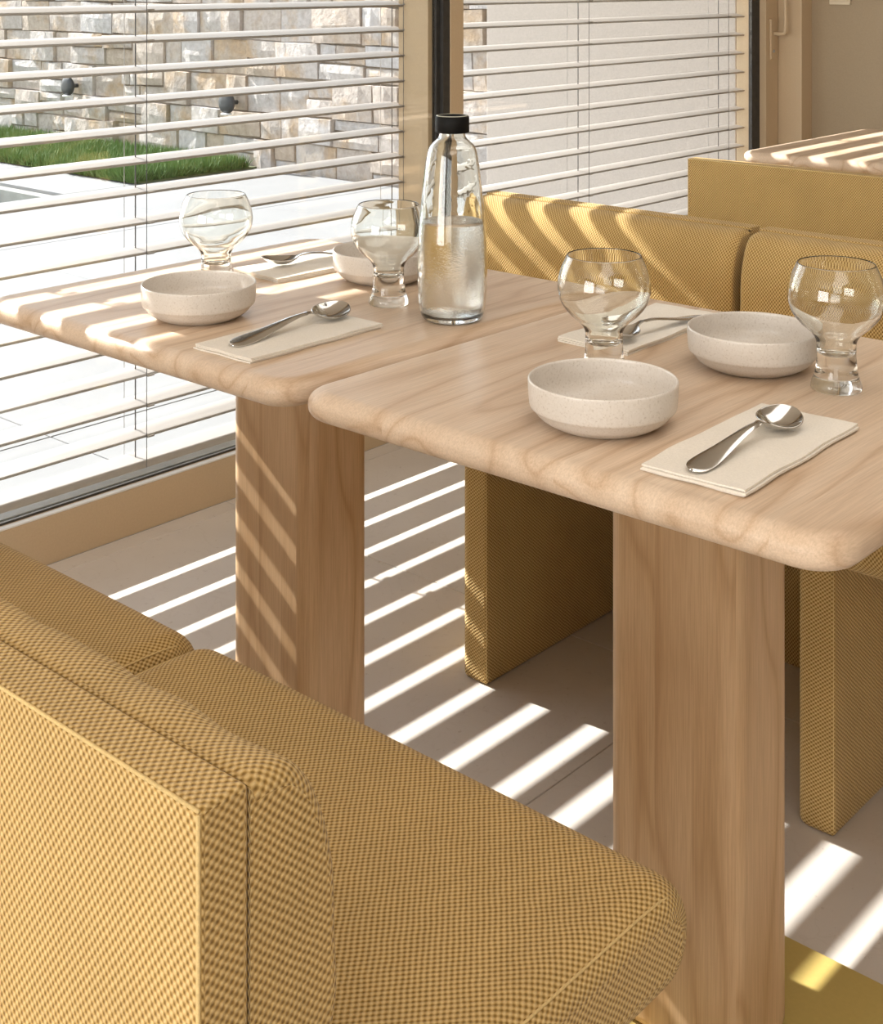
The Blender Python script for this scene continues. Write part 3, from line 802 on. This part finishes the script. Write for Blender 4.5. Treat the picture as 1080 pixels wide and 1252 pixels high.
cp = lathe('cap', [(0.0001, 0.262), (0.0188, 0.262), (0.0188, 0.2565), (0.0225, 0.2565), (0.0234, 0.2575), (0.0234, 0.2775), (0.0222, 0.2792), (0.0196, 0.2796), (0.0192, 0.2782), (0.0001, 0.2782)], M['cap'], car, 64)
lathe('cap_rim', [(0.0195, 0.2797), (0.0221, 0.2793), (0.0221, 0.2799), (0.0195, 0.2803), (0.0195, 0.2797)], M['cap_top'], cp, 64)

# spoons: +x is from the handle end to the tip
def spoon_obj():
    S = [0.0, .002, .006, .014, .03, .055, .085, .11, .128, .138, .146, .150, .154, .160, .168, .178, .188, .197, .203, .207, .2095, .2105]
    Wd = [.0004, .0052, .0080, .0098, .0100, .0080, .0055, .0038, .0030, .0029, .0042, .0080, .0118, .0155, .0187, .0203, .0196, .0168, .0132, .0090, .0046, .0004]
    Zc = [.0030, .0030, .0032, .0036, .0048, .0078, .0128, .0165, .0170, .0160, .0140, .0128, .0120, .0112, .0108, .0110, .0118, .0130, .0140, .0148, .0154, .0157]
    Dp = [0, 0, 0, 0, 0, 0, 0, 0, 0, 0, .0006, .0025, .0045, .0068, .0086, .0092, .0084, .0060, .0040, .0020, .0006, 0]
    nv = 12; vs = []; fs = []
    pts = smooth_prof(list(zip(S, Wd, Zc, Dp)), 3)
    for (x, w_, zc_, dp) in pts:
        w_ = max(w_, .0002); dp = max(dp, 0)
        for j in range(nv + 1):
            v = -1 + 2 * j / nv
            v = math.sin(v * PI / 2)
            ridge = 0.0012 * (v * v) if x < .14 else 0
            vs.append((x, v * w_, zc_ - dp * (1 - v * v) - ridge * (1 if x < .13 else 0)))
    for i in range(len(pts) - 1):
        for j in range(nv):
            a = i * (nv + 1) + j
            fs.append((a, a + nv + 1, a + nv + 2, a + 1))
    o = mesh('spoon', vs, fs, M['steel'])
    md = o.modifiers.new('thick', 'SOLIDIFY'); md.thickness = 0.0014; md.offset = 1.0
    return o
s0 = spoon_obj()
SG = 'steel spoons lying on napkins'
NZ = TZ + 0.0063
def put_spoon(o, a, b_, label, roll=0.0, z=NZ):
    d = math.atan2(b_[1] - a[1], b_[0] - a[0])
    o.location = (a[0], a[1], z + 0.0012); o.rotation_euler = (roll, 0, d); o.scale = (max(0.95, math.dist(a, b_) / 0.2105), 1.12, 1.0); return tag(o, label, 'spoon', SG)
put_spoon(s0, (1.132, 1.360), (1.347, 1.378), 'steel spoon on the napkin between left bowl and table corner', 0.25)
put_spoon(dup(s0), (1.130, 0.694), (1.322, 0.697), 'steel spoon on the front right napkin of the shaded table', 0.18)
put_spoon(dup(s0), (1.652, 0.998), (1.45, 1.016), 'steel spoon on the shaded table between a glass stem and the back bowl', 0.0)
put_spoon(dup(s0), (1.655, 1.600), (1.475, 1.700), 'steel spoon on the far napkin of the sunlit table, handle passing behind the back bowl', 0.0)

def napkin(x0, x1, y0, y1, rz, seed, label):
    r = random.Random(seed); nx, ny = 20, 10
    vs = []; fs = []
    w_, h_ = (x1 - x0) / 2, (y1 - y0) / 2
    for L in range(3):
        off = [(r.uniform(-.0016, .0016), r.uniform(-.0016, .0016))][0]
        b0_ = len(vs)
        for lay in (0, 1):
            z = 0.0001 + L * 0.0021 + lay * 0.0018
            for i in range(nx + 1):
                for j in range(ny + 1):
                    u, v = -1 + 2 * i / nx, -1 + 2 * j / ny
                    ex = 0.0010 * math.sin(v * 5 + seed + L * .6) * abs(u) ** 6; ey = 0.0010 * math.sin(u * 7 + seed * 2 + L * .5) * abs(v) ** 6
                    zz = z + (0.0014 * (mn.noise(Vector((u * 2.2, v * 1.6, seed))) + .3) * (L + lay * .6) * 0.45 if (L or lay) else 0)
                    zz = max(zz, z)
                    vs.append((u * w_ + off[0] + ex, v * h_ + off[1] + ey, zz))
        m = (nx + 1) * (ny + 1)
        for i in range(nx):
            for j in range(ny):
                a = b0_ + i * (ny + 1) + j
                fs.append((a, a + 1, a + ny + 2, a + ny + 1))
                fs.append((a + m, a + m + ny + 1, a + m + ny + 2, a + m + 1))
        rim = [i * (ny + 1) for i in range(nx)] + [nx * (ny + 1) + j for j in range(ny)] + [i * (ny + 1) + ny for i in range(nx, 0, -1)] + [j for j in range(ny, 0, -1)]
        for a, b1 in zip(rim, rim[1:] + rim[:1]): fs.append((b0_ + a, b0_ + b1, b0_ + b1 + m, b0_ + a + m))
    o = mesh('napkin', vs, fs, M['napkin'], smooth=False, loc=((x0 + x1) / 2, (y0 + y1) / 2, TZ))
    o.rotation_euler = (0, 0, rz)
    return tag(o, label, 'napkin', 'folded paper napkins')
napkin(1.114, 1.344, 1.303, 1.410, 0.01, 1, 'folded beige napkin at the near corner of the sunlit table, right of the left bowl')
napkin(1.122, 1.368, 0.638, 0.748, 0.03, 2, 'folded cream napkin at the front right of the shaded table')
napkin(1.448, 1.690, 0.985, 1.092, 0.03, 3, 'folded cream napkin at the back of the shaded table beside the back bowl')
napkin(1.440, 1.680, 1.612, 1.722, -0.04, 4, 'folded white napkin at the window side of the sunlit table')
